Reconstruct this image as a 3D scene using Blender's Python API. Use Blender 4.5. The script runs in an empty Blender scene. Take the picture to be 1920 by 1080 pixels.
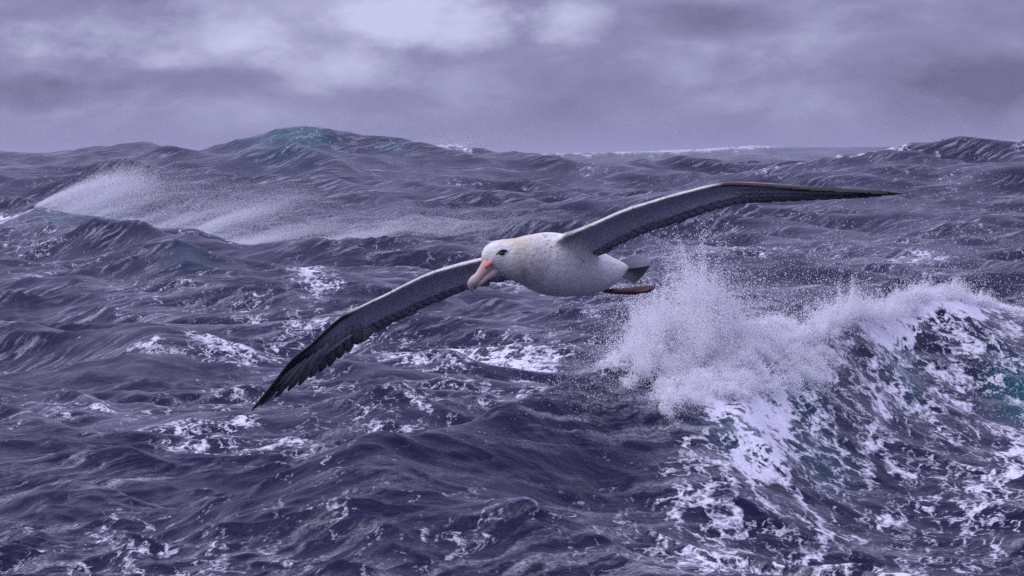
import bpy, bmesh, math
import numpy as np
from mathutils import Vector
from mathutils.bvhtree import BVHTree

SC = bpy.context.scene
COL = SC.collection
R = math.radians
rng = np.random.default_rng(7)

# ------------------------------------------------------------------ camera
F = 9970.0                      # focal length in photograph pixels (1920 wide)
HZ = 285.0                      # row of the true horizon
CAM_H = 6.0                     # eye height above mean sea level
PITCH = math.atan((540 - HZ) / F)
cam_d = bpy.data.cameras.new('camera')
cam = bpy.data.objects.new('camera', cam_d); COL.objects.link(cam)
cam.location = (0, 0, CAM_H)
cam.rotation_euler = (math.pi / 2 - PITCH, 0, 0)
cam_d.sensor_width = 36.0
cam_d.lens = 36.0 * F / 1920.0
cam_d.clip_start = 0.5
cam_d.clip_end = 60000
SC.camera = cam

# ------------------------------------------------------------------ sun and sky
SUN_DIR = Vector((-0.50, -0.20, 0.84)).normalized()     # towards the sun
sun_d = bpy.data.lights.new('sun', 'SUN')
sun_d.energy = 1.2
sun_d.angle = R(80)
sun_d.color = (0.93, 0.91, 1.0)
sun = bpy.data.objects.new('sun', sun_d); COL.objects.link(sun)
sun.rotation_euler = SUN_DIR.to_track_quat('Z', 'Y').to_euler()
sun.location = (0, 0, 60)

class NT:
    """tiny helper to write node trees"""
    def __init__(s, tree): s.t = tree; s.n = tree.nodes; s.l = tree.links
    def node(s, kind, **kw):
        nd = s.n.new(kind)
        for k, v in kw.items(): setattr(nd, k, v)
        return nd
    def put(s, sock, v):
        if isinstance(v, bpy.types.NodeSocket): s.l.new(v, sock)
        elif v is not None: sock.default_value = v
    def math(s, op, a, b=None, c=None, clamp=False):
        nd = s.node('ShaderNodeMath', operation=op, use_clamp=clamp)
        for i, v in enumerate((a, b, c)): s.put(nd.inputs[i], v)
        return nd.outputs[0]
    def mix(s, f, a, b):
        nd = s.node('ShaderNodeMix', data_type='RGBA')
        s.put(nd.inputs[0], f); s.put(nd.inputs[6], a); s.put(nd.inputs[7], b)
        return nd.outputs[2]
    def ramp(s, v, a, b, lo=0.0, hi=1.0):
        nd = s.node('ShaderNodeMapRange', interpolation_type='SMOOTHSTEP')
        s.put(nd.inputs[0], v); s.put(nd.inputs[1], a); s.put(nd.inputs[2], b)
        nd.inputs[3].default_value = lo; nd.inputs[4].default_value = hi
        return nd.outputs[0]
    def mapping(s, vec, scale=(1, 1, 1), rot=(0, 0, 0), loc=(0, 0, 0)):
        nd = s.node('ShaderNodeMapping')
        s.put(nd.inputs[0], vec)
        nd.inputs[1].default_value = loc; nd.inputs[2].default_value = rot; nd.inputs[3].default_value = scale
        return nd.outputs[0]
    def sized(s, vec, size, ang):
        """coordinates in cells of a given size (metres), the first axis turned to a bearing"""
        nd = s.node('ShaderNodeMapping', vector_type='TEXTURE')
        s.put(nd.inputs[0], vec); nd.inputs[2].default_value = (0, 0, ang); nd.inputs[3].default_value = (size[0], size[1], 1.0)
        return nd.outputs[0]
    def noise(s, vec, scale, detail=4, rough=0.55, dist=0.0):
        nd = s.node('ShaderNodeTexNoise')
        s.put(nd.inputs['Vector'], vec)
        nd.inputs['Scale'].default_value = scale; nd.inputs['Detail'].default_value = detail
        nd.inputs['Roughness'].default_value = rough; nd.inputs['Distortion'].default_value = dist
        return nd.outputs[0], nd.outputs[1]
    def vmath(s, op, a, b):
        nd = s.node('ShaderNodeVectorMath', operation=op)
        s.put(nd.inputs[0], a)
        if op == 'SCALE': s.put(nd.inputs[3], b)
        else: s.put(nd.inputs[1], b)
        return nd.outputs[0]

world = bpy.data.worlds.new('World'); SC.world = world; world.use_nodes = True
w = NT(world.node_tree); w.n.clear()
sky = w.node('ShaderNodeTexSky', sky_type='NISHITA', sun_disc=False)
sky.sun_elevation = math.asin(SUN_DIR.z)
sky.sun_rotation = math.atan2(SUN_DIR.x, SUN_DIR.y)
gen = w.node('ShaderNodeTexCoord').outputs['Generated']
sep = w.node('ShaderNodeSeparateXYZ'); w.put(sep.inputs[0], gen)
az = w.math('ARCTAN2', sep.outputs[0], sep.outputs[1])
el = sep.outputs[2]
n1, _ = w.noise(w.mapping(gen, (26, 26, 62), loc=(3.1, 0.4, 1.7)), 1.0, 7, 0.55, 0.25)
n2, _ = w.noise(w.mapping(gen, (9, 9, 26), loc=(0.3, 5.2, 0.9)), 1.0, 3, 0.5)
wn, wc = w.noise(w.mapping(gen, (60, 60, 120)), 1.0, 5, 0.6)
def cloud_patch(px, py, rx, ry, amp):
    """one cloud bank: a soft, ragged blob at a bearing and an elevation"""
    a0 = math.atan((px - 960) / F); e0 = (HZ - py) / F
    da = w.math('DIVIDE', w.math('SUBTRACT', az, a0), rx / F)
    de = w.math('DIVIDE', w.math('SUBTRACT', el, e0), ry / F)
    rr = w.math('ADD', w.math('MULTIPLY', da, da), w.math('MULTIPLY', de, de))
    rr = w.math('ADD', rr, w.math('MULTIPLY', w.math('SUBTRACT', wn, 0.5), 2.6))
    return w.math('MULTIPLY', w.ramp(rr, 1.25, -0.3), amp * 1.35)
tot = w.math('MULTIPLY', w.math('SUBTRACT', n1, 0.5), 1.5)
tot = w.math('ADD', tot, w.math('MULTIPLY', w.math('SUBTRACT', n2, 0.5), 0.55))
for p in ((300, 65, 280, 70, .36), (640, 125, 170, 50, .26), (790, 35, 210, 70, .40), (1070, 40, 100, 50, .38),
          (1240, 110, 260, 50, .16), (1560, 90, 240, 50, .12),
          (1890, 145, 200, 60, -.27), (60, 175, 230, 38, -.30), (1310, 40, 190, 45, -.26), (320, 150, 260, 25, -.12)):
    tot = w.math('ADD', tot, cloud_patch(*p))
fade = w.ramp(el, 0.0, 0.009)                     # the lowest sky is an even veil
tot = w.math('MULTIPLY', tot, fade)
lum = w.math('ADD', tot, 0.42, clamp=True)
cr = w.node('ShaderNodeValToRGB'); w.put(cr.inputs[0], lum)
cr.color_ramp.elements[0].position = 0.0; cr.color_ramp.elements[0].color = (0.155, 0.152, 0.30, 1)
cr.color_ramp.elements[1].position = 1.0; cr.color_ramp.elements[1].color = (0.66, 0.665, 0.96, 1)
e = cr.color_ramp.elements.new(0.42); e.color = (0.295, 0.288, 0.525, 1)
bg1 = w.node('ShaderNodeBackground'); w.put(bg1.inputs[0], sky.outputs[0]); bg1.inputs[1].default_value = 0.08
bg2 = w.node('ShaderNodeBackground'); w.put(bg2.inputs[0], cr.outputs[0]); bg2.inputs[1].default_value = 0.72
mx = w.node('ShaderNodeMixShader'); mx.inputs[0].default_value = 0.96
# an overcast sky is brightest overhead
over = w.math('ADD', 0.52, w.math('MULTIPLY', w.math('MAXIMUM', el, 0.0), 0.60))
w.put(bg2.inputs[1], over)
w.l.new(bg1.outputs[0], mx.inputs[1]); w.l.new(bg2.outputs[0], mx.inputs[2])
wo = w.node('ShaderNodeOutputWorld'); w.l.new(mx.outputs[0], wo.inputs[0])

SC.view_settings.view_transform = 'Standard'
SC.view_settings.look = 'None'
SC.view_settings.exposure = 0.74
SC.view_settings.gamma = 1.0
SC.cycles.max_bounces = 12
SC.cycles.diffuse_bounces = 10
SC.cycles.volume_bounces = 1
SC.cycles.use_denoising = False

# ------------------------------------------------------------------ helpers
CP, SP = math.cos(PITCH), math.sin(PITCH)
def at(px, py, depth):
    """a photograph pixel at a distance (metres) -> world point"""
    x = (px - 960) / F; y = -(py - 540) / F
    return Vector((depth * x, depth * (CP + y * SP), CAM_H + depth * (-SP + y * CP)))

def tag(o, label, cat=None, kind=None, group=None):
    if label: o['label'] = label
    if cat: o['category'] = cat
    if kind: o['kind'] = kind
    if group: o['group'] = group

def mesh_np(name, verts, faces_flat, corners, mat=None, smooth=True, parent=None):
    """fast mesh from numpy: faces_flat = vertex ids, `corners` per face"""
    me = bpy.data.meshes.new(name)
    nf = len(faces_flat) // corners
    me.vertices.add(len(verts)); me.vertices.foreach_set('co', np.ascontiguousarray(verts, dtype=np.float32).ravel())
    me.loops.add(len(faces_flat)); me.loops.foreach_set('vertex_index', np.ascontiguousarray(faces_flat, dtype=np.int32))
    me.polygons.add(nf); me.polygons.foreach_set('loop_start', np.arange(0, nf * corners, corners, dtype=np.int32))
    me.update(calc_edges=True)
    me.polygons.foreach_set('use_smooth', np.full(nf, smooth, dtype=bool))
    me.update()
    o = bpy.data.objects.new(name, me); COL.objects.link(o)
    if mat: me.materials.append(mat)
    if parent: o.parent = parent
    return o

def vnoise(x, y, seed=0):
    """smooth 2-D value noise in -1..1"""
    xi = np.floor(x).astype(np.int32); yi = np.floor(y).astype(np.int32)
    fx = x - xi; fy = y - yi
    fx = fx * fx * (3 - 2 * fx); fy = fy * fy * (3 - 2 * fy)
    def h(a, b):
        v = a.view(np.uint32) * np.uint32(374761393) + b.view(np.uint32) * np.uint32(668265263) + np.uint32((seed * 974634777) & 0xFFFFFFFF)
        v = (v ^ (v >> np.uint32(13))) * np.uint32(1274126177)
        v = v ^ (v >> np.uint32(16))
        return (v & np.uint32(0xFFFF)).astype(np.float32) / np.float32(32767.5) - np.float32(1.0)
    a = h(xi, yi); b = h(xi + 1, yi); c = h(xi, yi + 1); d = h(xi + 1, yi + 1)
    return (a * (1 - fx) + b * fx) * (1 - fy) + (c * (1 - fx) + d * fx) * fy
def fbm(x, y, seed=0, oct=4):
    s = 0; a = 1.0; t = 0
    for i in range(oct):
        s = s + a * vnoise(x * 2 ** i, y * 2 ** i, seed + i * 17); t += a; a *= 0.5
    return s / t
def sstep(x, a, b):
    t = np.clip((x - a) / (b - a), 0, 1); return t * t * (3 - 2 * t)

# ------------------------------------------------------------------ the sea
# crest lines of the big waves: (bearing px, crest row, distance m); widths towards / away from the viewer (m)
RIDGES = [
    dict(d=520, wf=46, wb=50, p=1.35, wob=.2, pts=[(-900, 310), (-400, 296), (0, 288), (200, 279), (400, 264), (470, 243), (540, 231), (610, 243),
         (670, 257), (730, 250), (790, 260), (880, 281), (1000, 296), (1200, 306), (1400, 312), (1600, 318), (2000, 318), (2800, 318)]),
    dict(d=430, wf=32, wb=36, p=1.35, wob=.2, pts=[(-900, 420), (900, 410), (1200, 372), (1400, 322), (1600, 292), (1700, 283), (1800, 274), (1860, 273), (1920, 270), (2100, 268), (2800, 290)]),
    dict(d=860, wf=80, wb=70, p=1.5, wob=.2, pts=[(-900, 300), (800, 300), (950, 288), (1100, 284), (1300, 280), (1440, 270), (1560, 276), (1800, 272), (2400, 280)]),
    dict(d=320, wf=19, wb=22, p=1.2, pts=[(-900, 440), (-300, 425), (0, 414), (80, 402), (180, 402), (250, 394), (330, 407), (500, 438),
         (700, 462), (900, 472), (1100, 486), (1300, 494), (1600, 492), (1920, 480), (2600, 480)]),
    dict(d=235, wf=11, wb=13, p=1.25, pts=[(-900, 560), (0, 540), (200, 520), (350, 490), (480, 505), (640, 510), (760, 545), (1000, 590), (1300, 600), (2600, 600)]),
    dict(d=165, wf=6, wb=7.5, p=1.2, pts=[(-900, 740), (-300, 700), (0, 678), (120, 658), (200, 652), (250, 642), (330, 666), (420, 694), (520, 712),
         (700, 705), (860, 665), (960, 655), (1060, 672), (1200, 700), (2600, 720)]),
    dict(d=132, wf=4, wb=5, p=1.2, pts=[(-900, 775), (0, 750), (80, 731), (150, 745), (220, 752), (300, 738), (390, 762), (500, 775), (640, 770), (740, 745), (860, 765), (1000, 800), (2600, 800)]),
    dict(d=107, wf=3.0, wb=4, p=1.2, pts=[(-900, 900), (0, 905), (140, 892), (230, 878), (320, 900), (450, 905), (560, 880), (650, 856), (760, 868), (850, 880), (960, 900), (2600, 960)]),
    dict(d=96, wf=3.2, wb=3.5, p=1.2, pts=[(-900, 990), (-100, 960), (0, 895), (140, 842), (230, 806), (330, 832), (460, 880), (620, 930), (800, 960), (2600, 1000)]),
    dict(dp=[(-900, 90), (700, 90), (960, 93), (1250, 97), (1400, 99), (1550, 103), (1720, 108), (1920, 112), (2600, 120)], wf=6, wfp=[(-900, 5), (1150, 5), (1450, 8), (1900, 11), (2600, 11)], wb=5, p=1.15, wob=.15,
         pts=[(-900, 1110), (300, 1100), (500, 980), (620, 890), (720, 838), (960, 724), (1100, 682), (1200, 640), (1300, 610), (1420, 586), (1550, 588), (1650, 584), (1720, 576), (1800, 568), (1920, 574), (2100, 600), (2700, 660)]),
    dict(d=83, wf=1.8, wb=2.2, p=1.15, pts=[(-900, 1100), (500, 1110), (760, 1062), (860, 1036), (940, 1018), (1010, 1012), (1090, 1045), (1200, 1090), (1500, 1110), (2600, 1120)]),
]
def build_sea():
    fine = np.linspace(-R(7.2), R(7.2), 740)
    side = R(7.2) + np.geomspace(R(0.05), math.pi - R(7.2), 26)
    th = np.concatenate([-side[::-1], fine, side[:-1]])          # closes on itself at the back
    r = [3.0]
    while r[-1] < 68: r.append(r[-1] * 1.13)
    while r[-1] < 30000:
        q = r[-1]
        k = 0.00125 if q < 125 else (0.0022 if q < 260 else (0.0030 if q < 620 else (0.010 if q < 1100 else 0.06)))
        r.append(q * (1 + k))
    r = np.array(r)
    nr, nt = len(r), len(th)
    RR, TH = np.meshgrid(r.astype(np.float32), th.astype(np.float32), indexing='ij')
    px = 960 + F * np.tan(np.clip(TH, -R(14), R(14)))
    X0 = RR * np.sin(TH); Y0 = RR * np.cos(TH)
    # big waves
    wob = fbm(X0 / 9.0, Y0 / 16.0, 3, 3)
    Z = -0.95 * (1 - sstep(RR, 170, 320)); crest = np.zeros_like(RR); ridge_id = []
    for i, g in enumerate(RIDGES):
        xs = [p[0] for p in g['pts']]; ys = [p[1] for p in g['pts']]
        if 'dp' in g: d = np.interp(px, [p[0] for p in g['dp']], [p[1] for p in g['dp']])
        else: d = np.full_like(RR, g['d'])
        # smooth the crest line a little
        ps = np.linspace(-900, 2900, 400); yc = np.interp(ps, xs, ys)
        hw = 7 if i < 3 else 3
        ker = np.exp(-np.linspace(-2, 2, 2 * hw + 1) ** 2); yc = np.convolve(np.pad(yc, hw, mode='edge'), ker / ker.sum(), 'valid')
        row = np.interp(px, ps, yc)
        zc = CAM_H - (row - HZ) * d / F
        wd = d + wob * g['wb'] * g.get('wob', .45)
        wf = np.interp(px, [p[0] for p in g['wfp']], [p[1] for p in g['wfp']]) if 'wfp' in g else g['wf']
        u = (RR - wd); u = np.where(u < 0, -u / wf, u / g['wb'])
        prof = np.exp(-np.abs(np.sqrt(u * u + 0.004)) ** g['p'])
        Z = Z + (zc - Z) * prof
        crest = np.maximum(crest, np.exp(-(u / 0.16) ** 2)) if i >= 0 else crest
        ridge_id.append(u.astype(np.float32))
    bigface = 1 - .58 * np.exp(-ridge_id[9] ** 2 / .9) * sstep(px, 780, 1050)
    calm = sstep(RR, 20, 70)
    Z = Z * calm
    # wind sea: a directional spectrum of trochoidal waves
    dX = np.zeros_like(RR); dY = np.zeros_like(RR); dZ = np.zeros_like(RR); steep = np.zeros_like(RR)
    gust = 0.75 + 0.45 * fbm(X0 / 13.0, Y0 / 22.0, 41, 3)
    wx = X0 + 0.9 * fbm(X0 / 5.0, Y0 / 5.0, 71, 2); wy = Y0 + 0.9 * fbm(X0 / 5.0, Y0 / 5.0, 92, 2)
    nc = 120
    lam = np.geomspace(0.32, 26.0, nc)
    dr = np.gradient(r)
    for i in range(nc):
        L = lam[i] * rng.uniform(0.95, 1.05); k = 2 * math.pi / L
        a = 0.047 * (1.0 if L < 8 else (8 / L) ** 0.35) / k
        ang = R(52) + rng.normal(0, R(40) if L < 5 else R(28))
        cx, cy = math.cos(ang), math.sin(ang); ph = rng.uniform(0, 6.283)
        # leave out what the grid cannot carry
        n_hi = np.searchsorted(-(L / np.maximum(dr, 1e-6)), -2.2)
        n_hi = nr if n_hi <= 0 else n_hi
        ok = np.where(L / dr > 2.2)[0]
        ok = ok[r[ok] > 30] if L < 2 else ok
        if len(ok) == 0: continue
        s0, s1 = ok[0], ok[-1] + 1
        wgt = sstep(L / dr[s0:s1], 2.2, 4.0)[:, None]
        A = a * wgt * (gust[s0:s1] if L < 6 else 1.0)
        if L > 4: A = A * (1.0 + 0.25 * sstep(RR[s0:s1], 150, 400))
        f = (k * (cx * wx[s0:s1] + cy * wy[s0:s1]) + ph).astype(np.float32)
        c = np.cos(f); s = np.sin(f)
        dZ[s0:s1] += A * c; dX[s0:s1] -= A * cx * s; dY[s0:s1] -= A * cy * s
        steep[s0:s1] += k * A * c
    # sharp-crested wavelets lying across the wind
    ca, sa = math.cos(R(58)), math.sin(R(58))
    for L, amp, sd in ((9.0, .42, 5), (4.2, .30, 19), (2.0, .16, 33), (0.95, .075, 47), (0.45, .032, 55)):
        u = (ca * wx + sa * wy) / L; v = (-sa * wx + ca * wy) / (L * 3.4)
        q = fbm(u + .35 * vnoise(u * .7 + 5, v * .7, sd), v, sd + 3, 2)
        q = np.clip(1 - np.abs(q) * 2.4, 0, 1) ** 1.3
        wgt = sstep(L / dr, 1.6, 3.5)[:, None]
        if L > 4: wgt = wgt * (1 + .2 * sstep(r, 220, 430)[:, None])
        dZ += amp * wgt * (q - .35) * gust
        steep += .28 * wgt * (q - .45)
    chop = 0.95
    X = X0 + chop * dX; Y = Y0 + chop * dY; Z = Z + dZ * calm * bigface
    # ---- foam cover 0..1
    gustf = fbm(X0 / 4.0, Y0 / 9.0, 11, 4)
    foam = 0.8 * sstep(steep + 0.25 * gustf, 0.62, 1.10) * (1 - .55 * sstep(RR, 180, 330)) * (1 - .4 * (1 - sstep(px, 700, 1100)) * (1 - sstep(RR, 105, 140)))
    foam = np.maximum(foam, 0.19 + 0.36 * fbm(X0 / 7.0, Y0 / 14.0, 5, 4))
    def blob(pxc, rc, wpx, wr, amp):
        nonlocal foam
        q = ((px - pxc) / wpx) ** 2 + ((RR - rc) / wr) ** 2 + 0.9 * fbm(X0 / 2.2, Y0 / 6.0, 23, 3)
        foam = np.maximum(foam, amp * np.exp(-np.maximum(q, 0)))
    def band(i, x0, x1, u0, u1, amp, rag=0.25):
        """foam on wave i between two bearings; u is signed: negative on the viewer's side of the crest"""
        nonlocal foam
        g = RIDGES[i]
        d = np.interp(px, [p[0] for p in g['dp']], [p[1] for p in g['dp']]) if 'dp' in g else g['d']
        u = (RR - (d + wob * g['wb'] * g.get('wob', .45))); u = np.where(u < 0, u / g['wf'], u / g['wb'])
        n = rag * fbm(X0 / 1.3, Y0 / 3.0, 31 + i, 4)
        m = sstep(u + n, u0 - 0.12, u0 + 0.12) * (1 - sstep(u + n, u1 - 0.12, u1 + 0.12))
        pn = px + 60 * fbm(X0 / 1.6, Y0 / 4.0, 87 + i, 3)
        m = m * sstep(pn, x0 - 55, x0 + 55) * (1 - sstep(pn, x1 - 55, x1 + 55))
        foam = np.maximum(foam, amp * m)
    B = 9
    band(B, 1230, 2300, -0.28, 0.5, 0.95, .35)
    band(B, 1120, 1300, -0.10, 0.8, 0.6)
    band(B, 1330, 2300, -1.1, 0.3, 0.46, .5)
    band(B, 1230, 2300, -2.6, -0.8, 0.40, .5)
    band(B, 680, 1000, -0.05, 0.5, 0.42)
    band(5, 215, 300, 0.0, 0.25, 0.6); band(5, -80, 60, -0.1, 0.3, 0.4); band(5, 330, 560, 0.0, 0.6, 0.5)
    band(6, 60, 460, -0.5, 0.3, 0.5, .6)
    band(3, -60, 110, -0.10, 0.2, 0.7); band(3, 180, 560, -0.10, 0.3, 0.55)
    band(0, 500, 590, 0.0, .2, 0.5); band(0, 740, 900, -0.08, .2, 0.95); band(1, 1400, 2100, -0.05, .2, 0.75)
    band(0, 420, 660, -0.35, -.15, 0.28, .5)
    band(2, 1000, 1480, -.2, .2, .85)
    band(10, 740, 1060, -0.12, 0.12, 0.36); band(8, 150, 330, 0.0, 0.5, 0.45); band(7, 300, 900, 0.1, 0.9, 0.42)
    blob(850, 176, 190, 20, .66); blob(1000, 165, 120, 14, .56); blob(600, 240, 70, 22, .55); blob(450, 205, 60, 12, .5)
    blob(1450, 320, 220, 30, .55); blob(1720, 300, 120, 18, .6); blob(1150, 150, 200, 25, .5); blob(60, 255, 70, 16, .4)
    blob(520, 118, 300, 10, .42); blob(780, 103, 240, 4, .5); blob(1860, 93, 180, 8, .58); blob(1900, 100, 90, 4, .7); blob(1600, 84, 450, 5.5, .58); blob(1390, 96, 110, 2.2, .85); blob(1440, 93.5, 60, 2.0, .7)
    blob(300, 330, 400, 30, .36); blob(1000, 255, 300, 25, .42)
    foam = np.clip(foam, 0, 1) * (1 - .28 * sstep(RR, 220, 420))
    # ---- thin crests where light comes through the water
    thin = np.zeros_like(RR)
    def tblob(pxc, rc, wpx, wr, amp):
        nonlocal thin
        q = ((px - pxc) / wpx) ** 2 + ((RR - rc) / wr) ** 2 + 0.5 * fbm(X0 / 1.5, Y0 / 3.0, 53, 3)
        thin = np.maximum(thin, amp * np.exp(-np.maximum(q, 0)))
    tblob(540, 514, 65, 13, .85); tblob(730, 514, 30, 8, .3); tblob(230, 316, 60, 4, .6); tblob(110, 314, 30, 4, .6); tblob(480, 316, 60, 4, .5)
    tblob(1455, 98, 50, 1.2, .8); tblob(1530, 95.5, 50, 1.2, .32); tblob(1690, 103, 35, 1.6, .5); tblob(1890, 105, 50, 1.6, .6); tblob(1400, 94, 60, 1.0, .3)
    tblob(760, 101, 120, 2, .35); tblob(360, 233, 50, 3, .2)
    thin = np.clip(thin, 0, 1)
    V = np.stack([X, Y, Z], -1).reshape(-1, 3)
    idx = np.arange(nr * nt).reshape(nr, nt)
    nxt = np.roll(idx, -1, axis=1)
    quads = np.stack([idx[:-1], nxt[:-1], nxt[1:], idx[1:]], -1).reshape(-1)
    # orientation: up
    quads = quads.reshape(-1, 4)[:, ::-1].reshape(-1)
    o = mesh_np('sea', V, quads, 4)
    for nm, arr in (('foam', foam), ('thin', thin)):
        at_ = o.data.attributes.new(nm, 'FLOAT', 'POINT'); at_.data.foreach_set('value', arr.astype(np.float32).ravel())
    tag(o, 'rough dark blue sea with steep waves and streaks of white foam', kind='structure')
    from functools import partial
    def surf(pxq, rq):
        """surface point at a bearing (photo px) and a distance"""
        ti = np.searchsorted(th, np.arctan((np.asarray(pxq) - 960) / F)); ri = np.searchsorted(r, rq)
        ti = np.clip(ti, 0, nt - 1); ri = np.clip(ri, 0, nr - 1)
        return np.stack([X[ri, ti], Y[ri, ti], Z[ri, ti]], -1)
    def crest_r(i, pxq):
        """distance of the crest of wave i at bearings pxq"""
        g = RIDGES[i]; pxq = np.asarray(pxq, float)
        d = np.interp(pxq, [p[0] for p in g['dp']], [p[1] for p in g['dp']]) if 'dp' in g else np.full_like(pxq, g['d'])
        ti = np.clip(np.searchsorted(th, np.arctan((pxq - 960) / F)), 0, nt - 1)
        ri = np.clip(np.searchsorted(r, d), 0, nr - 1)
        return d + wob[ri, ti] * g['wb'] * g.get('wob', .45)
    return o, surf, crest_r

def water_material():
    m = bpy.data.materials.new('sea_water'); m.use_nodes = True
    t = NT(m.node_tree); t.n.clear()
    pos = t.node('ShaderNodeNewGeometry').outputs['Position']
    fo = t.node('ShaderNodeAttribute', attribute_name='foam').outputs['Fac']
    th = t.node('ShaderNodeAttribute', attribute_name='thin').outputs['Fac']
    # warped coordinates, drawn out along the wind
    _, wv = t.noise(pos, 1.1, 3, 0.6)
    wv = t.vmath('SCALE', t.vmath('SUBTRACT', wv, (0.5, 0.5, 0.5)), 0.75)
    q = t.vmath('ADD', pos, wv)
    qs = t.mapping(q, (1.0, 0.42, 1.0), rot=(0, 0, R(-28)))
    def filament(vec, scale, width, detail=3.0):
        n, _ = t.noise(vec, scale, detail, 0.55)
        return t.ramp(t.math('ABSOLUTE', t.math('SUBTRACT', n, 0.5)), width, 0.0)
    qb = t.mapping(q, (1.0, 0.55, 1.0), rot=(0, 0, R(38)), loc=(7, 3, 0))
    f1 = filament(qs, 0.9, 0.085); f2 = filament(qb, 2.3, 0.10); f3 = filament(qs, 5.5, 0.14)
    nz, _ = t.noise(qs, 1.6, 8, 0.70)
    nf, _ = t.noise(pos, 15.0, 5, 0.7)
    net = t.math('MULTIPLY', t.math('MAXIMUM', f1, t.math('MULTIPLY', f2, 0.85)), 0.56)
    net = t.math('ADD', net, t.math('MULTIPLY', f3, 0.20))
    net = t.math('ADD', net, t.math('MULTIPLY', t.math('SUBTRACT', nz, 0.5), 1.3))
    net = t.math('ADD', net, t.math('MULTIPLY', t.math('SUBTRACT', nf, 0.5), 0.6))
    thr = t.math('SUBTRACT', 0.97, t.math('MULTIPLY', fo, 1.20))
    mask = t.ramp(t.math('SUBTRACT', net, thr), -0.04, 0.42)
    mask = t.math('MULTIPLY', mask, t.ramp(nf, 0.15, 0.60, 0.55, 0.97))
    # thin films of bubbles drawn out into windrows
    st, _ = t.noise(t.sized(q, (5.5, .45), R(32)), 1.0, 7, 0.66)
    pt, _ = t.noise(t.sized(pos, (16.0, 5.0), R(60)), 1.0, 3, 0.55)
    film = t.math('MULTIPLY', t.ramp(st, 0.46, 0.74), t.ramp(pt, 0.36, 0.62))
    film = t.math('MULTIPLY', film, t.ramp(nf, 0.30, 0.62))
    mask = t.math('MAXIMUM', mask, t.math('MULTIPLY', film, 0.60))
    # water body
    deep = t.mix(th, (0.0035, 0.0036, 0.031, 1), (0.006, 0.115, 0.125, 1))
    r1, _ = t.noise(t.sized(q, (.17, .36), R(48)), 1.0, 6, 0.62)
    r2, _ = t.noise(pos, 26.0, 4, 0.6)
    r3, _ = t.noise(t.sized(q, (.8, 1.7), R(52)), 1.0, 5, 0.6)
    r3 = t.math('ABSOLUTE', t.math('SUBTRACT', r3, 0.5))
    hgt = t.math('ADD', t.math('MULTIPLY', r1, 0.026), t.math('MULTIPLY', r2, 0.002))
    hgt = t.math('SUBTRACT', hgt, t.math('MULTIPLY', r3, 0.20))
    hgt = t.math('ADD', hgt, t.math('MULTIPLY', mask, 0.02))
    bump = t.node('ShaderNodeBump'); bump.inputs['Strength'].default_value = 0.45; bump.inputs['Distance'].default_value = 1.0
    t.put(bump.inputs['Height'], hgt)
    wat = t.node('ShaderNodeBsdfPrincipled')
    t.put(wat.inputs['Base Color'], deep); wat.inputs['Roughness'].default_value = 0.10; wat.inputs['IOR'].default_value = 1.333; wat.inputs['Specular IOR Level'].default_value = 0.12
    t.put(wat.inputs['Normal'], bump.outputs[0])
    tr = t.node('ShaderNodeBsdfTranslucent'); tr.inputs[0].default_value = (0.02, 0.32, 0.33, 1)
    mt = t.node('ShaderNodeMixShader'); t.put(mt.inputs[0], t.math('MULTIPLY', th, 0.35)); t.l.new(wat.outputs[0], mt.inputs[1]); t.l.new(tr.outputs[0], mt.inputs[2])
    fm = t.node('ShaderNodeBsdfPrincipled'); fm.inputs['Base Color'].default_value = (0.86, 0.85, 0.95, 1); fm.inputs['Roughness'].default_value = 0.75
    t.put(fm.inputs['Normal'], bump.outputs[0])
    ms = t.node('ShaderNodeMixShader'); t.put(ms.inputs[0], mask); t.l.new(mt.outputs[0], ms.inputs[1]); t.l.new(fm.outputs[0], ms.inputs[2])
    out = t.node('ShaderNodeOutputMaterial'); t.l.new(ms.outputs[0], out.inputs[0])
    return m
SEA, surf, crest_r = build_sea()
SEA.data.materials.append(water_material())

# ------------------------------------------------------------------ spray
def spray_material():
    m = bpy.data.materials.new('spray_drops'); m.use_nodes = True
    t = NT(m.node_tree); t.n.clear()
    d = t.node('ShaderNodeBsdfDiffuse'); d.inputs[0].default_value = (0.97, 0.97, 0.995, 1)
    tr = t.node('ShaderNodeBsdfTranslucent'); tr.inputs[0].default_value = (0.97, 0.97, 0.995, 1)
    g = t.node('ShaderNodeMixShader'); g.inputs[0].default_value = 0.5
    t.l.new(d.outputs[0], g.inputs[1]); t.l.new(tr.outputs[0], g.inputs[2])
    out = t.node('ShaderNodeOutputMaterial'); t.l.new(g.outputs[0], out.inputs[0])
    return m
SPRAY = spray_material()
OCT_V = np.array([(1, 0, 0), (-1, 0, 0), (0, 1, 0), (0, -1, 0), (0, 0, 1), (0, 0, -1)], float)
OCT_F = np.array([(0, 2, 4), (2, 1, 4), (1, 3, 4), (3, 0, 4), (2, 0, 5), (1, 2, 5), (3, 1, 5), (0, 3, 5)])
TET_V = np.array([(1, 1, 1), (-1, -1, 1), (-1, 1, -1), (1, -1, -1)], float) * 0.75
TET_F = np.array([(0, 1, 3), (0, 3, 2), (0, 2, 1), (1, 2, 3)])
def drops(name, pts, rad, label, tet=False, cat='spray'):
    pts = np.asarray(pts); rad = np.asarray(rad)
    V, T, off = [], [], 0
    for sel, bv, bf in ((rad < .024 if not tet else rad > 0, TET_V, TET_F), (rad >= .024 if not tet else rad < 0, OCT_V, OCT_F)):
        if not sel.any(): continue
        v, f = drop_set(pts[sel], rad[sel], bv, bf)
        V.append(v); T.append(f + off); off += len(v)
    o = mesh_np(name, np.vstack(V), np.concatenate(T), 3, SPRAY)
    tag(o, label, cat, 'stuff')
    return o
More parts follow.
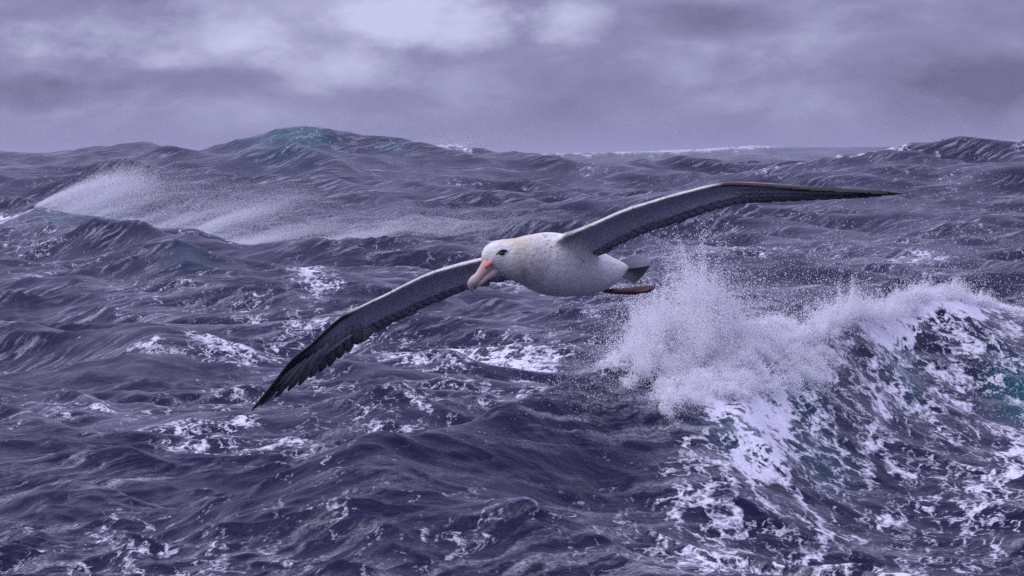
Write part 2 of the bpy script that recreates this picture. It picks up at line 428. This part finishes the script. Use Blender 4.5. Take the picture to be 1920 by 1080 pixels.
def drop_set(pts, rad, bv, bf):
    n = len(pts)
    # random orientation
    q = rng.normal(size=(n, 4)); q /= np.linalg.norm(q, axis=1)[:, None]
    w_, x, y, z = q.T
    M = np.stack([1 - 2 * (y * y + z * z), 2 * (x * y - z * w_), 2 * (x * z + y * w_), 2 * (x * y + z * w_), 1 - 2 * (x * x + z * z), 2 * (y * z - x * w_),
                  2 * (x * z - y * w_), 2 * (y * z + x * w_), 1 - 2 * (x * x + y * y)], -1).reshape(n, 3, 3)
    v = np.einsum('nij,kj->nki', M, bv) * np.asarray(rad)[:, None, None] + np.asarray(pts)[:, None, :]
    f = (bf[None] + (np.arange(n) * len(bv))[:, None, None]).reshape(-1)
    return v.reshape(-1, 3), f

def mist(parent, pts, rad):
    """the finest spray: round droplets too small to mesh, one point each"""
    me = bpy.data.meshes.new('fine_mist'); me.vertices.add(len(pts))
    me.vertices.foreach_set('co', np.ascontiguousarray(pts, dtype=np.float32).ravel())
    a = me.attributes.new('drop_radius', 'FLOAT', 'POINT'); a.data.foreach_set('value', np.ascontiguousarray(rad, dtype=np.float32))
    me.materials.append(SPRAY)
    o = bpy.data.objects.new('fine_mist', me); COL.objects.link(o); o.parent = parent; o['kind'] = 'stuff'
    ng = bpy.data.node_groups.get('drops_to_points')
    if ng is None:
        ng = bpy.data.node_groups.new('drops_to_points', 'GeometryNodeTree')
        ng.interface.new_socket('Geometry', in_out='INPUT', socket_type='NodeSocketGeometry')
        ng.interface.new_socket('Geometry', in_out='OUTPUT', socket_type='NodeSocketGeometry')
        gi = ng.nodes.new('NodeGroupInput'); go = ng.nodes.new('NodeGroupOutput')
        m2 = ng.nodes.new('GeometryNodeMeshToPoints'); at_ = ng.nodes.new('GeometryNodeInputNamedAttribute'); at_.data_type = 'FLOAT'; at_.inputs[0].default_value = 'drop_radius'
        sm = ng.nodes.new('GeometryNodeSetMaterial'); sm.inputs['Material'].default_value = SPRAY
        ng.links.new(gi.outputs[0], m2.inputs['Mesh']); ng.links.new(at_.outputs[0], m2.inputs['Radius'])
        ng.links.new(m2.outputs[0], sm.inputs[0]); ng.links.new(sm.outputs[0], go.inputs[0])
    md = o.modifiers.new('drops', 'NODES'); md.node_group = ng
    return o

def jets(base, vel, nper, tmax, spread, drag_wind, rad, grow=1.0, clump=0.07):
    """droplets strewn along ballistic jets that leave the wave crest"""
    nj = len(base)
    j = np.repeat(np.arange(nj), nper)
    tt = tmax[j] * rng.random(len(j)) ** 0.8
    v = vel[j] * (0.55 + 0.45 * rng.random((len(j), 1)))
    p = base[j] + v * tt[:, None] + np.array(drag_wind) * (tt[:, None] ** 2) * 0.5
    p[:, 2] -= 0.5 * 9.0 * tt ** 2
    p += rng.normal(size=p.shape) * (spread * (0.25 + grow * tt[:, None]))
    rr = rad[0] + (rad[1] - rad[0]) * rng.random(len(j)) ** 4
    rr = rr + clump * (1 - tt / tmax[j]) ** 2.0 * (rng.random(len(j)) < .30) * rng.random(len(j))
    return p, rr

B = 9
def crest_jets(wave, x0, x1, nj, nper, up, side, back, spread, rad, tmax=(.15, .5), boost=None, off=(-.6, .5)):
    bx = np.clip(rng.normal((x0 + x1) / 2, (x1 - x0) / 4, nj), x0 - 40, x1 + 60) if boost else rng.uniform(x0, x1, nj)
    br = crest_r(wave, bx) + rng.uniform(off[0], off[1], nj)
    base = surf(bx, br)
    lump = 0.35 + 0.9 * np.clip(0.5 + fbm(bx / 38.0, bx * 0 + wave, 77, 3), 0, 1.2) ** 1.5
    if boost: lump = lump * np.interp(bx, [b[0] for b in boost], [b[1] for b in boost])
    vel = np.stack([rng.normal(side, 0.8, nj), rng.normal(back, 0.8, nj), up * rng.uniform(.5, 1.0, nj)], -1) * lump[:, None]
    tm = rng.uniform(tmax[0], tmax[1], nj)
    return jets(base, vel, nper, tm, spread, (1.5, .8, 0), rad)

def near_splash(k, fine=False):
    P, A = [], []
    def add(pr): P.append(pr[0]); A.append(pr[1])
    wd = 1.5 if fine else 1.0
    # the tall burst thrown up by the breaking crest
    bst = [(1140, .25), (1210, .6), (1270, .95), (1340, 1.15), (1400, 1.0), (1460, .7), (1540, .5)]
    add(crest_jets(B, 1170, 1500, 560, 56 * k, 4.7, -.45, .4, .085 * wd, (.008, .022), (.15, .60), bst))
    add(crest_jets(B, 1200, 1480, 300, 48 * k, 5.2, -.9, -.6, .10 * wd, (.008, .022), (.15, .5), bst, off=(-1.6, .2)))
    # strings and fingers of water shot out of the burst
    add(crest_jets(B, 1190, 1490, 110, 60 * k, 5.6, -.6, .3, .028 * wd, (.008, .022), (.3, .62), bst))
    add(crest_jets(B, 1480, 2060, 120, 34 * k, 4.0, .5, .2, .028 * wd, (.008, .020), (.2, .42)))
    # water tumbling down the face in front of the crest
    nj = 260
    bx = rng.uniform(1250, 1520, nj); br = crest_r(B, bx) - rng.uniform(.2, 3.2, nj)
    base = surf(bx, br); base[:, 2] += .05
    vel = np.stack([rng.normal(.2, .9, nj), rng.normal(-1.2, .6, nj), rng.uniform(.2, 2.0, nj)], -1)
    add(jets(base, vel, 60 * k, rng.uniform(.1, .42, nj), .09 * wd, (.6, 0, 0), (.008, .022)))
    # the foaming lip running off to the right
    add(crest_jets(B, 1450, 2080, 520, 34 * k, 3.0, .3, .2, .07 * wd, (.008, .020), (.1, .42)))
    # fine drops carried over the trough
    n = 3000 * k
    bx = rng.normal(1330, 130, n); br = crest_r(B, bx) + rng.uniform(-2, 3, n)
    p = surf(bx, br); p[:, 2] += rng.exponential(.55, n)
    P.append(p); A.append(rng.uniform(.004, .010, n))
    # drops drifting downwind over the water behind
    n = 7000 * k
    bx = rng.uniform(1120, 2050, n); br = rng.uniform(100, 190, n)
    p = surf(bx, br); p[:, 2] += rng.gamma(1.6, .7, n)
    P.append(p); A.append(rng.uniform(.006, .013, n))
    return np.concatenate(P), np.concatenate(A)
p_, a_ = near_splash(1)
SPLASH = drops('wave_splash', p_, a_, 'white burst of spray thrown up by the breaking wave behind the bird')
p_, a_ = near_splash(10, True); mist(SPLASH, p_, .0026 + .0085 * rng.random(len(p_)) ** 2.5)

def veil(wave, x0, x1, n, length, rise, base_r, rad, dens=None, seed=1):
    """spindrift torn off a crest and blown downwind"""
    bx = rng.uniform(x0, x1, int(n * 5))
    streak = np.clip(0.5 + 0.75 * fbm(bx / 15.0, bx * 0 + seed, 61 + seed, 4), 0, 1)
    prob = streak ** 3.6 + .02
    if dens: prob = prob * np.interp(bx, [d[0] for d in dens], [d[1] for d in dens])
    bx = bx[rng.random(len(bx)) < prob / prob.max()][:n]
    m = len(bx)
    br = crest_r(wave, bx) + rng.uniform(-.5, 1.0, m)
    p = surf(bx, br)
    s = rng.random(m) ** 1.6 * length * rng.uniform(.5, 1, m)
    wob = fbm(p[:, 0] / 1.2 + s / 3, s / 2.5, 8, 3)
    p[:, 0] += s * .80; p[:, 1] += s * .75
    p[:, 2] += rise * (s / length) ** .8 + rng.normal(0, .05, m) + (0.10 + .16 * s) * np.abs(rng.normal(0, .5, m)) + .25 * wob * (s / length)
    return p, rng.uniform(rad[0], rad[1], m)
def many(parts): return np.concatenate([a for a, b in parts]), np.concatenate([b for a, b in parts])
def spindrift(k, rad):
    return many([veil(3, 65, 150, 9000 * k, 8, 2.1, 0, rad, [(65, .6), (100, 1), (150, .6)], 1),
                 veil(3, 130, 420, 10000 * k, 9, 2.0, 0, rad, [(130, 1), (250, .6), (420, 1)], 2),
                 veil(3, 330, 900, 9000 * k, 11, 1.2, 0, rad, [(330, 1), (480, .8), (620, .35), (900, .12)], 3)])
p_, a_ = spindrift(1, (.010, .018))
DRIFT = drops('blown_spindrift', p_, a_, 'pale veil of spindrift blown off the crest at far left', True)
p_, a_ = spindrift(15, (.006, .0115)); mist(DRIFT, p_, a_)
p_, a_ = many([veil(0, 500, 590, 1800, 9, 1.0, 0, (.015, .035), None, 4), veil(0, 730, 900, 4500, 12, 1.0, 0, (.015, .035), None, 5)])
drops('distant_crest_spray', p_, a_, 'thin white spray on the distant crest under the sky', True)
p_, a_ = many([crest_jets(5, 215, 320, 90, 26, 2.0, .5, .2, .10, (.008, .026), (.1, .4)), crest_jets(5, -60, 40, 40, 20, 1.6, .4, .2, .1, (.008, .024), (.1, .35))])
drops('small_crest_spray', p_, a_, 'small white spill of spray on the low crest at left')

# ------------------------------------------------------------------ the albatross
def plain(name, color, rough=0.6, bump=None, spec=0.3):
    m = bpy.data.materials.new(name); m.use_nodes = True
    t = NT(m.node_tree); b = t.n['Principled BSDF']
    b.inputs['Roughness'].default_value = rough; b.inputs['Specular IOR Level'].default_value = spec
    tc = t.node('ShaderNodeTexCoord').outputs['Object']
    if color == 'attr':
        c = t.node('ShaderNodeAttribute', attribute_name='col').outputs['Color']
    else:
        n, _ = t.noise(tc, 40, 4)
        c = t.mix(n, tuple(0.75 * x for x in color) + (1,), tuple(min(1, 1.2 * x) for x in color) + (1,))
    t.put(b.inputs['Base Color'], c)
    if bump:
        n, _ = t.noise(t.mapping(tc, bump[2] if len(bump) > 2 else (1, 1, 1)), bump[0], 5, 0.65)
        bn = t.node('ShaderNodeBump'); bn.inputs['Strength'].default_value = 0.9; bn.inputs['Distance'].default_value = bump[1]
        t.put(bn.inputs['Height'], n); t.put(b.inputs['Normal'], bn.outputs[0])
    return m
M_PLUM = plain('plumage', 'attr', 0.85, (42, 0.011))
M_FEATH = plain('flight_feather', 'attr', 0.7, (90, 0.003))
M_BILL = plain('bill_horn', 'attr', 0.38, (60, 0.002))
M_EYE = plain('eye_dark', (0.012, 0.010, 0.010), 0.12, None, 0.6)
M_FOOT = plain('foot_skin', (0.10, 0.048, 0.038), 0.55, (70, 0.003))

ROOT_P = at(1060, 500, 20.0)
bird = bpy.data.objects.new('albatross', None); COL.objects.link(bird)
bird.location = ROOT_P; bird.empty_display_size = 0.2
tag(bird, 'white albatross with long dark wings gliding low above the waves', 'albatross')
def L(px, py, dd): return at(px, py, 20.0 + dd) - ROOT_P       # point in the bird's own space

def set_col(o, cols):
    a = o.data.attributes.new('col', 'FLOAT_COLOR', 'POINT')
    c = np.ones((len(cols), 4), np.float32); c[:, :3] = cols
    a.data.foreach_set('color', c.ravel())

def loft(rings, cap=True):
    """closed tube through rings (n, k, 3) -> verts, tri faces flat"""
    rings = np.asarray(rings); n, k, _ = rings.shape
    v = rings.reshape(-1, 3); f = []
    for i in range(n - 1):
        for j in range(k):
            a = i * k + j; b = i * k + (j + 1) % k; c = b + k; d = a + k
            f += [a, b, c, a, c, d]
    v = np.vstack([v, rings[0].mean(0), rings[-1].mean(0)])
    s, e = n * k, n * k + 1
    for j in range(k):
        f += [s, (j + 1) % k, j, e, (n - 1) * k + j, (n - 1) * k + (j + 1) % k]
    return v, np.array(f)

def catmull(P, m):
    P = np.asarray(P, float); n = len(P)
    t = np.linspace(0, n - 1, m); i = np.clip(t.astype(int), 0, n - 2); u = (t - i)[:, None]
    g = lambda k: P[np.clip(i + k, 0, n - 1)]
    p0, p1, p2, p3 = g(-1), g(0), g(1), g(2)
    return 0.5 * ((2 * p1) + (-p0 + p2) * u + (2 * p0 - 5 * p1 + 4 * p2 - p3) * u ** 2 + (-p0 + 3 * p1 - 3 * p2 + p3) * u ** 3)

def tube(path, m=40, k=28, upv=(0, 0, 1)):
    """path rows: x, y, z, half height, half width"""
    C = catmull(path, m); up = np.array(upv, float); rings = []
    for i in range(m):
        tg = C[min(i + 1, m - 1), :3] - C[max(i - 1, 0), :3]; tg /= np.linalg.norm(tg)
        sd = np.cross(tg, up); sd /= np.linalg.norm(sd); uu = np.cross(sd, tg)
        a = np.linspace(0, 2 * math.pi, k, endpoint=False)
        rings.append(C[i, :3] + np.cos(a)[:, None] * sd * max(C[i, 4], .002) + np.sin(a)[:, None] * uu * max(C[i, 3], .002))
    return loft(rings)

U = 1 / 500.0     # metres per photograph pixel at the bird
def sp(px, py, rv, rl, dd=None):
    if dd is None: dd = (px - 1060) * 0.00250
    return list(L(px, py, dd)) + [rv * U, rl * U]
torso = tube([sp(1172, 502, 6, 10), sp(1160, 503, 14, 20), sp(1138, 508, 29, 36), sp(1108, 509, 44, 50), sp(1072, 501, 56, 58),
              sp(1040, 496, 60, 58), sp(1012, 492, 56, 50), sp(992, 489, 45, 38), sp(982, 488, 20, 18)], 48, 32)
neck = tube([sp(1030, 490, 50, 46), sp(1000, 489, 50, 44), sp(975, 487, 43, 38, -.215), sp(956, 484, 37, 33, -.245), sp(938, 482, 33, 29, -.262), sp(922, 482, 26, 23, -.285),
             sp(911, 485, 15, 13, -.300), sp(907, 487, 5, 5, -.306)], 40, 28)

# wings: leading edge and trailing edge points, from the shoulder to the tip
def wing_pts(rows, d0, x0, slope, tw):
    Ls, Ts = [], []
    for lx, ly, tx, ty in rows:
        dl = d0 + (lx - x0) * slope
        c = tx - lx
        Ls.append(L(lx, ly, dl)); Ts.append(L(tx, ty, dl + c * tw))
    return np.array(Ls), np.array(Ts)
LW = [(1030, 458, 1112, 486), (1060, 443, 1132, 477), (1100, 427, 1158, 463), (1166, 398, 1218, 435), (1220, 380, 1268, 421), (1275, 364, 1318, 403), (1341, 348, 1383, 386),
      (1385, 347, 1430, 381), (1450, 351, 1492, 379), (1530, 358, 1560, 377), (1610, 363, 1626, 375), (1687, 367, 1690, 369)]
RW = [(1000, 472, 1050, 500), (960, 478, 1015, 518), (903, 488, 960, 527), (818, 510, 872, 548), (770, 530, 826, 566), (723, 554, 780, 587), (680, 574, 738, 608), (641, 594, 700, 629), (616, 614, 668, 652),
      (582, 646, 630, 680), (544, 677, 588, 708), (512, 718, 535, 741), (471, 772, 474, 773)]
WINGS = []
for rows, d0, x0, sl, tw in ((LW, -.19, 1055, -.00150, .0022), (RW, -.07, 975, -.00150, .0022)):
    a, b = wing_pts(rows, d0, x0, sl, tw); WINGS.append((catmull(a, 90), catmull(b, 90)))

def wing_frame(W, t):
    i = t * 89; k = int(min(max(i, 0), 88)); u = i - k
    Lp = W[0][k] * (1 - u) + W[0][k + 1] * u; Tp = W[1][k] * (1 - u) + W[1][k + 1] * u
    a, b = max(k - 2, 0), min(k + 3, 89)
    s = W[0][b] - W[0][a]; s /= np.linalg.norm(s)
    c = Tp - Lp; n = np.cross(s, c); n /= max(np.linalg.norm(n), 1e-9)
    if n[2] < 0: n = -n
    return Lp, Tp, c, s, n
def wing_membrane(W):
    rings = []
    for t in np.linspace(0, 0.965, 70):
        Lp, Tp, c, s, n = wing_frame(W, t)
        ext = 0.84 - 0.24 * t
        th = 0.021 * (1 - 0.62 * t) + 0.010 * max(0, 1 - t / .12)
        a = np.linspace(0, 2 * math.pi, 22, endpoint=False)
        # aerofoil: blunt in front, thin behind, a little cambered
        x = 0.5 - 0.5 * np.cos(a)
        yt = np.sin(a) * th * (0.30 + 0.70 * np.sqrt(np.clip(1 - x, 0, 1))) * np.where(np.sin(a) > 0, 1.25, 0.75)
        cam_ = 0.028 * np.sin(np.pi * np.clip(x, 0, 1)) * (1 - .5 * t)
        rings.append(Lp + (x * ext)[:, None] * c + (yt + cam_)[:, None] * n)
    return loft(rings)
pieces = [torso, neck, wing_membrane(WINGS[0]), wing_membrane(WINGS[1])]
vs, fs, off = [], [], 0
for v, f in pieces: vs.append(v); fs.append(f + off); off += len(v)
raw = mesh_np('body', np.vstack(vs), np.concatenate(fs), 3, parent=bird)
bm = bmesh.new(); bm.from_mesh(raw.data); bmesh.ops.recalc_face_normals(bm, faces=bm.faces); bm.to_mesh(raw.data); bm.free()
md = raw.modifiers.new('skin', 'REMESH'); md.mode = 'VOXEL'; md.voxel_size = 0.0052; md.use_smooth_shade = True
dg = bpy.context.evaluated_depsgraph_get(); dg.update()
me = bpy.data.meshes.new_from_object(raw.evaluated_get(dg)); me.name = 'body'
raw.modifiers.clear(); old = raw.data; raw.data = me; bpy.data.meshes.remove(old)
body = raw
# relax the joints between torso, neck and wings
def relax(me, it):
    n = len(me.vertices); co = np.empty(n * 3, np.float32); me.vertices.foreach_get('co', co); co = co.reshape(-1, 3)
    ed = np.empty(len(me.edges) * 2, np.int32); me.edges.foreach_get('vertices', ed); ed = ed.reshape(-1, 2)
    deg = np.bincount(ed.ravel(), minlength=n)[:, None].astype(np.float32)
    d = np.linalg.norm(co - np.array(L(1050, 495, -.03)), axis=1)
    wgt = np.where(d < .36, .6, .22)[:, None]
    for i in range(it):
        s = np.zeros_like(co)
        for ax in range(3):
            s[:, ax] = np.bincount(ed[:, 0], co[ed[:, 1], ax], n) + np.bincount(ed[:, 1], co[ed[:, 0], ax], n)
        co = co * (1 - wgt) + wgt * s / deg
        if i == it // 2: wgt = np.minimum(wgt, .5)
    me.vertices.foreach_set('co', co.ravel()); me.update(); return co
co = relax(body.data, 9)
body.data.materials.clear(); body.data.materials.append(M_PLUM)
body.data.polygons.foreach_set('use_smooth', np.ones(len(body.data.polygons), bool))

# plumage colours by place on the body
def to_px(co):
    """where the bird's points lie on its own side view (used as plan for the plumage pattern)"""
    p = co + np.array(ROOT_P) - np.array((0, 0, CAM_H))
    dpt = p[:, 1] * CP - p[:, 2] * SP; up = p[:, 1] * SP + p[:, 2] * CP
    return 960 + F * p[:, 0] / dpt, 540 - F * up / dpt
n_ = len(co); nor = np.empty(n_ * 3, np.float32); body.data.vertices.foreach_get('normal', nor); nor = nor.reshape(-1, 3)
qx, qy = to_px(co)
white = np.array((.89, .885, .875)); col = np.tile(white, (n_, 1))
sp1 = fbm(co[:, 0] * 45 + 7, co[:, 2] * 45 + co[:, 1] * 30, 4, 3); sp2 = fbm(co[:, 0] * 130, co[:, 2] * 130 + co[:, 1] * 90, 9, 2)
def tint(mask, c):
    global col
    mask = np.clip(mask, 0, 1)[:, None]; col = col * (1 - mask) + np.array(c) * mask
yel = np.exp(-(((qx - 985) / 26) ** 2 + ((qy - 465) / 34) ** 2)) * (0.6 + .8 * sp1); tint(yel * .7, (.66, .52, .32))
tint(np.exp(-(((qx - 955) / 26) ** 2 + ((qy - 449) / 8) ** 2)) * .55, (.74, .60, .38))
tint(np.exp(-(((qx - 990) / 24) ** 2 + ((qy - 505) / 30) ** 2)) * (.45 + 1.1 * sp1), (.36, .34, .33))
tint(sstep(sp2, .30, .55) * np.exp(-(((qx - 1040) / 60) ** 2 + ((qy - 450) / 40) ** 2)) * .85, (.26, .24, .23))
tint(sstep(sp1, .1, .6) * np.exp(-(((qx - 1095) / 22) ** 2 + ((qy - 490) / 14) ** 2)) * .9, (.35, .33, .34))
# wing zones
def wing_param(W, pts):
    best = np.full(len(pts), 9.0); tt = np.zeros(len(pts)); cc = np.zeros(len(pts)); dn = np.zeros(len(pts))
    for t in np.linspace(0, 1, 120):
        Lp, Tp, c, s, n = wing_frame(W, t)
        d = pts - Lp; along = np.abs(d @ s)
        f = (d @ c) / (c @ c)
        dist = along + np.maximum(np.abs(d @ n) - .03, 0) + np.maximum(np.maximum(-f, f - 1), 0) * np.linalg.norm(c)
        m = dist < best; best[m] = dist[m]; tt[m] = t; cc[m] = f[m]; dn[m] = (d @ n)[m]
    return tt, cc, dn, best
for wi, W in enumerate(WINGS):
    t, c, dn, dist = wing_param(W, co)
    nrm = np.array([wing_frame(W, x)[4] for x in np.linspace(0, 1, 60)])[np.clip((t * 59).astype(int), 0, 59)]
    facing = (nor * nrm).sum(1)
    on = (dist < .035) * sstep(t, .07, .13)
    under_shade = np.array((.55, .58, .68))  # white underwing painted blue-grey: the shade below the wing is put into its colour
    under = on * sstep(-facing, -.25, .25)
    tint(under * sstep(c, .0, .08) * (.90 + .25 * sp1), under_shade)
    tint(on * sstep(facing, -.1, .2) * sstep(c, .10, .2) * (.75 + .5 * sp2), (.10, .10, .11))
    rows = np.abs(((t * 46 + 1.2 * c + .25 * sp1) % 1.0) - .5) * 2
    tint(under * sstep(c, .30, .55) * sstep(rows, .70, 1.0) * (1 - sstep(t, .55, .65)) * .14, (.30, .31, .36))
    le = on * (1 - sstep(c, .03, .14)) * (1 - sstep(t, .50, .56)); tint(le * .9, (.74, .72, .70))
    tint(le * sstep(sp2, .10, .40) * .55, (.32, .24, .22))
    hand = on * sstep(t, .50, .58) * (1 - sstep(c, .06, .22)) ; tint(hand, (.055, .038, .034))
    tint(on * sstep(t, .66, .84), (.042, .040, .045))
    root = (dist < .06) * np.exp(-((t - .10) / .05) ** 2) * (1 - sstep(c, .1, .4)) * sstep(sp1, -.3, .3); tint(root * .7, (.12, .10, .10))
col *= (1 + .12 * sp1 + .09 * sp2)[:, None] * np.array((1.03, 1.02, .97)); col = np.clip(col, 0, .9)
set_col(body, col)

# flight feathers
def feather(root, tip, width, nrm, roll, c0, c1, name, bend=0.0, blunt=.55, parent=bird, pw=2.2, smooth=True):
    """a vane with a shaft: lens-shaped cross-section, pointed tip"""
    root = np.array(root); tip = np.array(tip); ax = tip - root; ln = np.linalg.norm(ax); ax /= ln
    sd = np.cross(ax, nrm); sd /= np.linalg.norm(sd); nn = np.cross(sd, ax)
    sd2 = sd * math.cos(roll) + nn * math.sin(roll); nn2 = np.cross(sd2, ax)
    rings = []; cols = []
    us = (0, .25, .5, .7, .84, .93, .98, 1.0)
    ws = (.55, .95, 1.0, 1.0, .86, blunt, .30, .06)
    for u, wv in zip(us, ws):
        cpt = root + ax * ln * u + nn * bend * math.sin(u * 1.6)
        h = width * wv
        k = [sd2 * h * .5, nn2 * .0013, -sd2 * h * .5, -nn2 * .0013]
        rings.append([cpt + q for q in k])
        cc_ = np.array(c0) * (1 - u ** pw) + np.array(c1) * u ** pw
        cols += [cc_ * .97, cc_ * 1.04, cc_ * .97, cc_ * 1.04]
    v, f = loft(rings); cols += [np.array(c0), np.array(c1)]
    o = mesh_np(name, v, f, 3, M_FEATH, smooth, parent); set_col(o, np.array(cols)); return o
def dark(c, j): return tuple(x * (0.8 + 0.4 * j) for x in c)
for wi, W in enumerate(WINGS):
    NS = 24
    for i in range(NS):                              # secondaries
        t = .06 + .56 * i / (NS - 1)
        Lp, Tp, c, s, n = wing_frame(W, t)
        t2 = min(t + .012, 1); Lq, Tq, _, _, _ = wing_frame(W, t2)
        jit = rng.normal(0, .022)
        root = Lp + c * (.70 - .20 * t) + n * .012; tip = Lq + (Tq - Lq) * (1.0 + jit) + n * .002
        j = rng.random()
        feather(root, tip, .066, n, .05, dark((.48, .50, .56), .3 + .4 * j), dark((.050, .047, .050), j), 'secondary_feather', .004, .92, pw=4.0)
    NP = 11
    for i in range(NP):                              # primaries
        u = i / (NP - 1)
        Lp, Tp, c, s, n = wing_frame(W, .58 + .27 * u)
        Lq, Tq, cq, _, _ = wing_frame(W, min(.66 + .345 * u ** .92, 1))
        root = Lp + c * (.45 - .15 * u) + n * .004; tip = Tq + n * .002 + (Tq - root) / np.linalg.norm(Tq - root) * rng.uniform(-.004, .006)
        j = rng.random()
        feather(root, tip, .046 - .020 * u, n, .12, dark((.40 - .18 * u, .40 - .18 * u, .44 - .18 * u), j), dark((.026, .022, .022), j), 'primary_feather', .004 + .006 * u, .5)
# tail
tb = np.array(L(1156, 502, .262)); 
for i in range(10):
    u = i / 9
    tip = np.array(L(1221 - 26 * u ** 1.4, 489 + 36 * u, .40 + .10 * (1 - abs(2 * u - 1)) - .05 * u))
    root = tb + np.array(L(1060, 497 + 12 * u, 0.0)) - np.array(L(1060, 503, 0))
    j = rng.random(); g = .55 if i < 1 else .07
    feather(root, tip, .040, np.array((.78, -.6, .15)), .16, dark((.20, .21, .25), j), dark((g, g, g * 1.08), j), 'tail_feather', .0, .8, pw=1.2, smooth=False)

# bill: upper mandible with its tube and hook, lower mandible
def cloft(name, path, cols, m=26, k=18, upv=(0, 0, 1), mat=M_BILL, parent=bird):
    v, f = tube(path, m, k, upv); C = catmull(cols, m)
    cc_ = np.repeat(C, k, axis=0); cc_ = np.vstack([cc_, C[0], C[-1]])
    o = mesh_np(name, v, f, 3, mat, True, parent); set_col(o, np.clip(cc_, 0, 1)); return o
pink = (.60, .37, .33); pale = (.62, .50, .42); horn = (.40, .37, .33)
BD = -.302
upper = cloft('upper_bill', [sp(926, 489, 12, 11, BD + .03), sp(915, 496, 13, 10.5, BD + .005), sp(906, 507, 10.5, 8.5, BD - .02), sp(897, 518, 8.5, 7.5, BD - .04), sp(889, 526, 9.5, 8, BD - .053),
                             sp(884, 533, 8.5, 7.5, BD - .058), sp(884, 541, 4.8, 4.5, BD - .058), sp(887, 548, 1.2, 1.5, BD - .055)],
              [pink, (.64, .33, .31), pink, (.60, .42, .37), pale, horn, horn, horn], 36, 20, (-.5, -.45, .7))
lower = cloft('lower_bill', [sp(930, 505, 9, 11, BD + .03), sp(919, 514, 8.5, 10, BD + .008), sp(909, 521, 7, 8.5, BD - .015), sp(900, 529, 6, 7, BD - .032), sp(893, 535, 4.5, 5, BD - .044), sp(889, 537, 1.5, 2, BD - .05)],
              [pink, pale, (.60, .42, .36), pale, horn, horn], 30, 18, (-.5, -.45, .7))
cloft('nostril_tube', [sp(922, 492, 4, 4, BD - .018), sp(916, 495, 5, 4.5, BD - .024), sp(912, 500, 4.5, 4, BD - .028), sp(910, 503, 2, 2, BD - .028)],
      [(.70, .34, .32), (.74, .30, .28), (.70, .26, .25), (.30, .10, .10)], 14, 12, (-.5, -.45, .7), parent=upper)

# eyes, set into the surface of the head
bvh = BVHTree.FromPolygons([Vector(c) for c in co], [tuple(p.vertices) for p in body.data.polygons])
cam_l = Vector((0, 0, CAM_H)) - ROOT_P
hit, nrm_, _, _ = bvh.ray_cast(cam_l, (L(941, 475, -.26) - cam_l).normalized())
mid = L(936, 481, -.272)
hit2, nrm2, _, _ = bvh.ray_cast(mid + (mid - hit) * 4, (hit - mid).normalized())
for h_, n2_ in ((hit, nrm_), (hit2, nrm2)):
    if h_ is None: continue
    bm = bmesh.new(); bmesh.ops.create_uvsphere(bm, u_segments=16, v_segments=10, radius=.0105)
    for v in bm.verts: v.co.z *= .72; v.co.x *= 1.25
    me = bpy.data.meshes.new('eye'); bm.to_mesh(me); bm.free()
    for p in me.polygons: p.use_smooth = True
    o = bpy.data.objects.new('eye', me); COL.objects.link(o); o.parent = bird; o.location = h_ - n2_ * .003
    o.rotation_euler = (0, R(20), 0); me.materials.append(M_EYE)
    # the dark brow in front of the eye
    brow = cloft('brow_feather', [list(h_ + Vector((-.022, -.004, -.006))) + [.003, .003], list(h_ + Vector((-.006, -.002, .007))) + [.005, .004], list(h_ + Vector((.012, .002, .010))) + [.005, .004], list(h_ + Vector((.022, .008, .007))) + [.002, .002]],
                 [(.30, .30, .32), (.06, .06, .07), (.06, .06, .07), (.4, .4, .4)], 12, 8, (0, 0, 1), M_PLUM, o)
    brow.location = -o.location; brow.matrix_parent_inverse.identity()
    o.rotation_euler = (0, 0, 0)

# feet stretched out behind, under the tail
def foot(x0, y0, x1, y1, d0, d1):
    a = np.array(L(x0, y0, d0)); b = np.array(L(x1, y1, d1)); ax = b - a; ln = np.linalg.norm(ax); ax /= ln
    up = np.array((0, 0, 1.0)); sd = np.cross(ax, up); sd /= np.linalg.norm(sd); uu = np.cross(sd, ax)
    path = []
    for u, h, w_ in ((0, .010, .010), (.25, .009, .009), (.42, .011, .012), (.55, .009, .014), (.72, .009, .023), (.88, .007, .029), (.97, .004, .025), (1.0, .002, .019)):
        path.append(list(a + ax * ln * u - uu * .006 * math.sin(3 * u)) + [h, w_])
    v, f = tube(path, 26, 20)
    # furrows between the three toes
    d = v - a; u = (d @ ax) / ln; s = (d @ sd)
    v = v + uu * (np.where(u > .5, .006 * np.cos(np.clip(s / .036, -1, 1) * math.pi * 2.0), 0))[:, None]
    v = v + ax * (np.where(u > .9, .012 * np.cos(np.clip(s / .036, -1, 1) * math.pi * 2.0), 0))[:, None]
    return mesh_np('foot', v, f, 3, M_FOOT, True, bird)
foot(1146, 546, 1222, 540, .12, .26)
foot(1132, 544, 1200, 545, .22, .34)

# ------------------------------------------------------------------ sea air
bm = bmesh.new(); bmesh.ops.create_cube(bm, size=1.0)
for v in bm.verts: v.co = Vector((v.co.x * 62000, v.co.y * 62000, -9 + (v.co.z + .5) * 27))
me = bpy.data.meshes.new('haze'); bm.to_mesh(me); bm.free()
hz = bpy.data.objects.new('haze', me); COL.objects.link(hz)
tag(hz, 'thin pale sea haze over the far waves', None, 'stuff')
m = bpy.data.materials.new('haze_air'); m.use_nodes = True
t = NT(m.node_tree); t.n.clear()
pv = t.node('ShaderNodeVolumePrincipled'); pv.inputs['Color'].default_value = (.84, .84, .98, 1); pv.inputs['Density'].default_value = 0.00015; pv.inputs['Anisotropy'].default_value = 0.2
out = t.node('ShaderNodeOutputMaterial'); t.l.new(pv.outputs[0], out.inputs['Volume'])
me.materials.append(m)
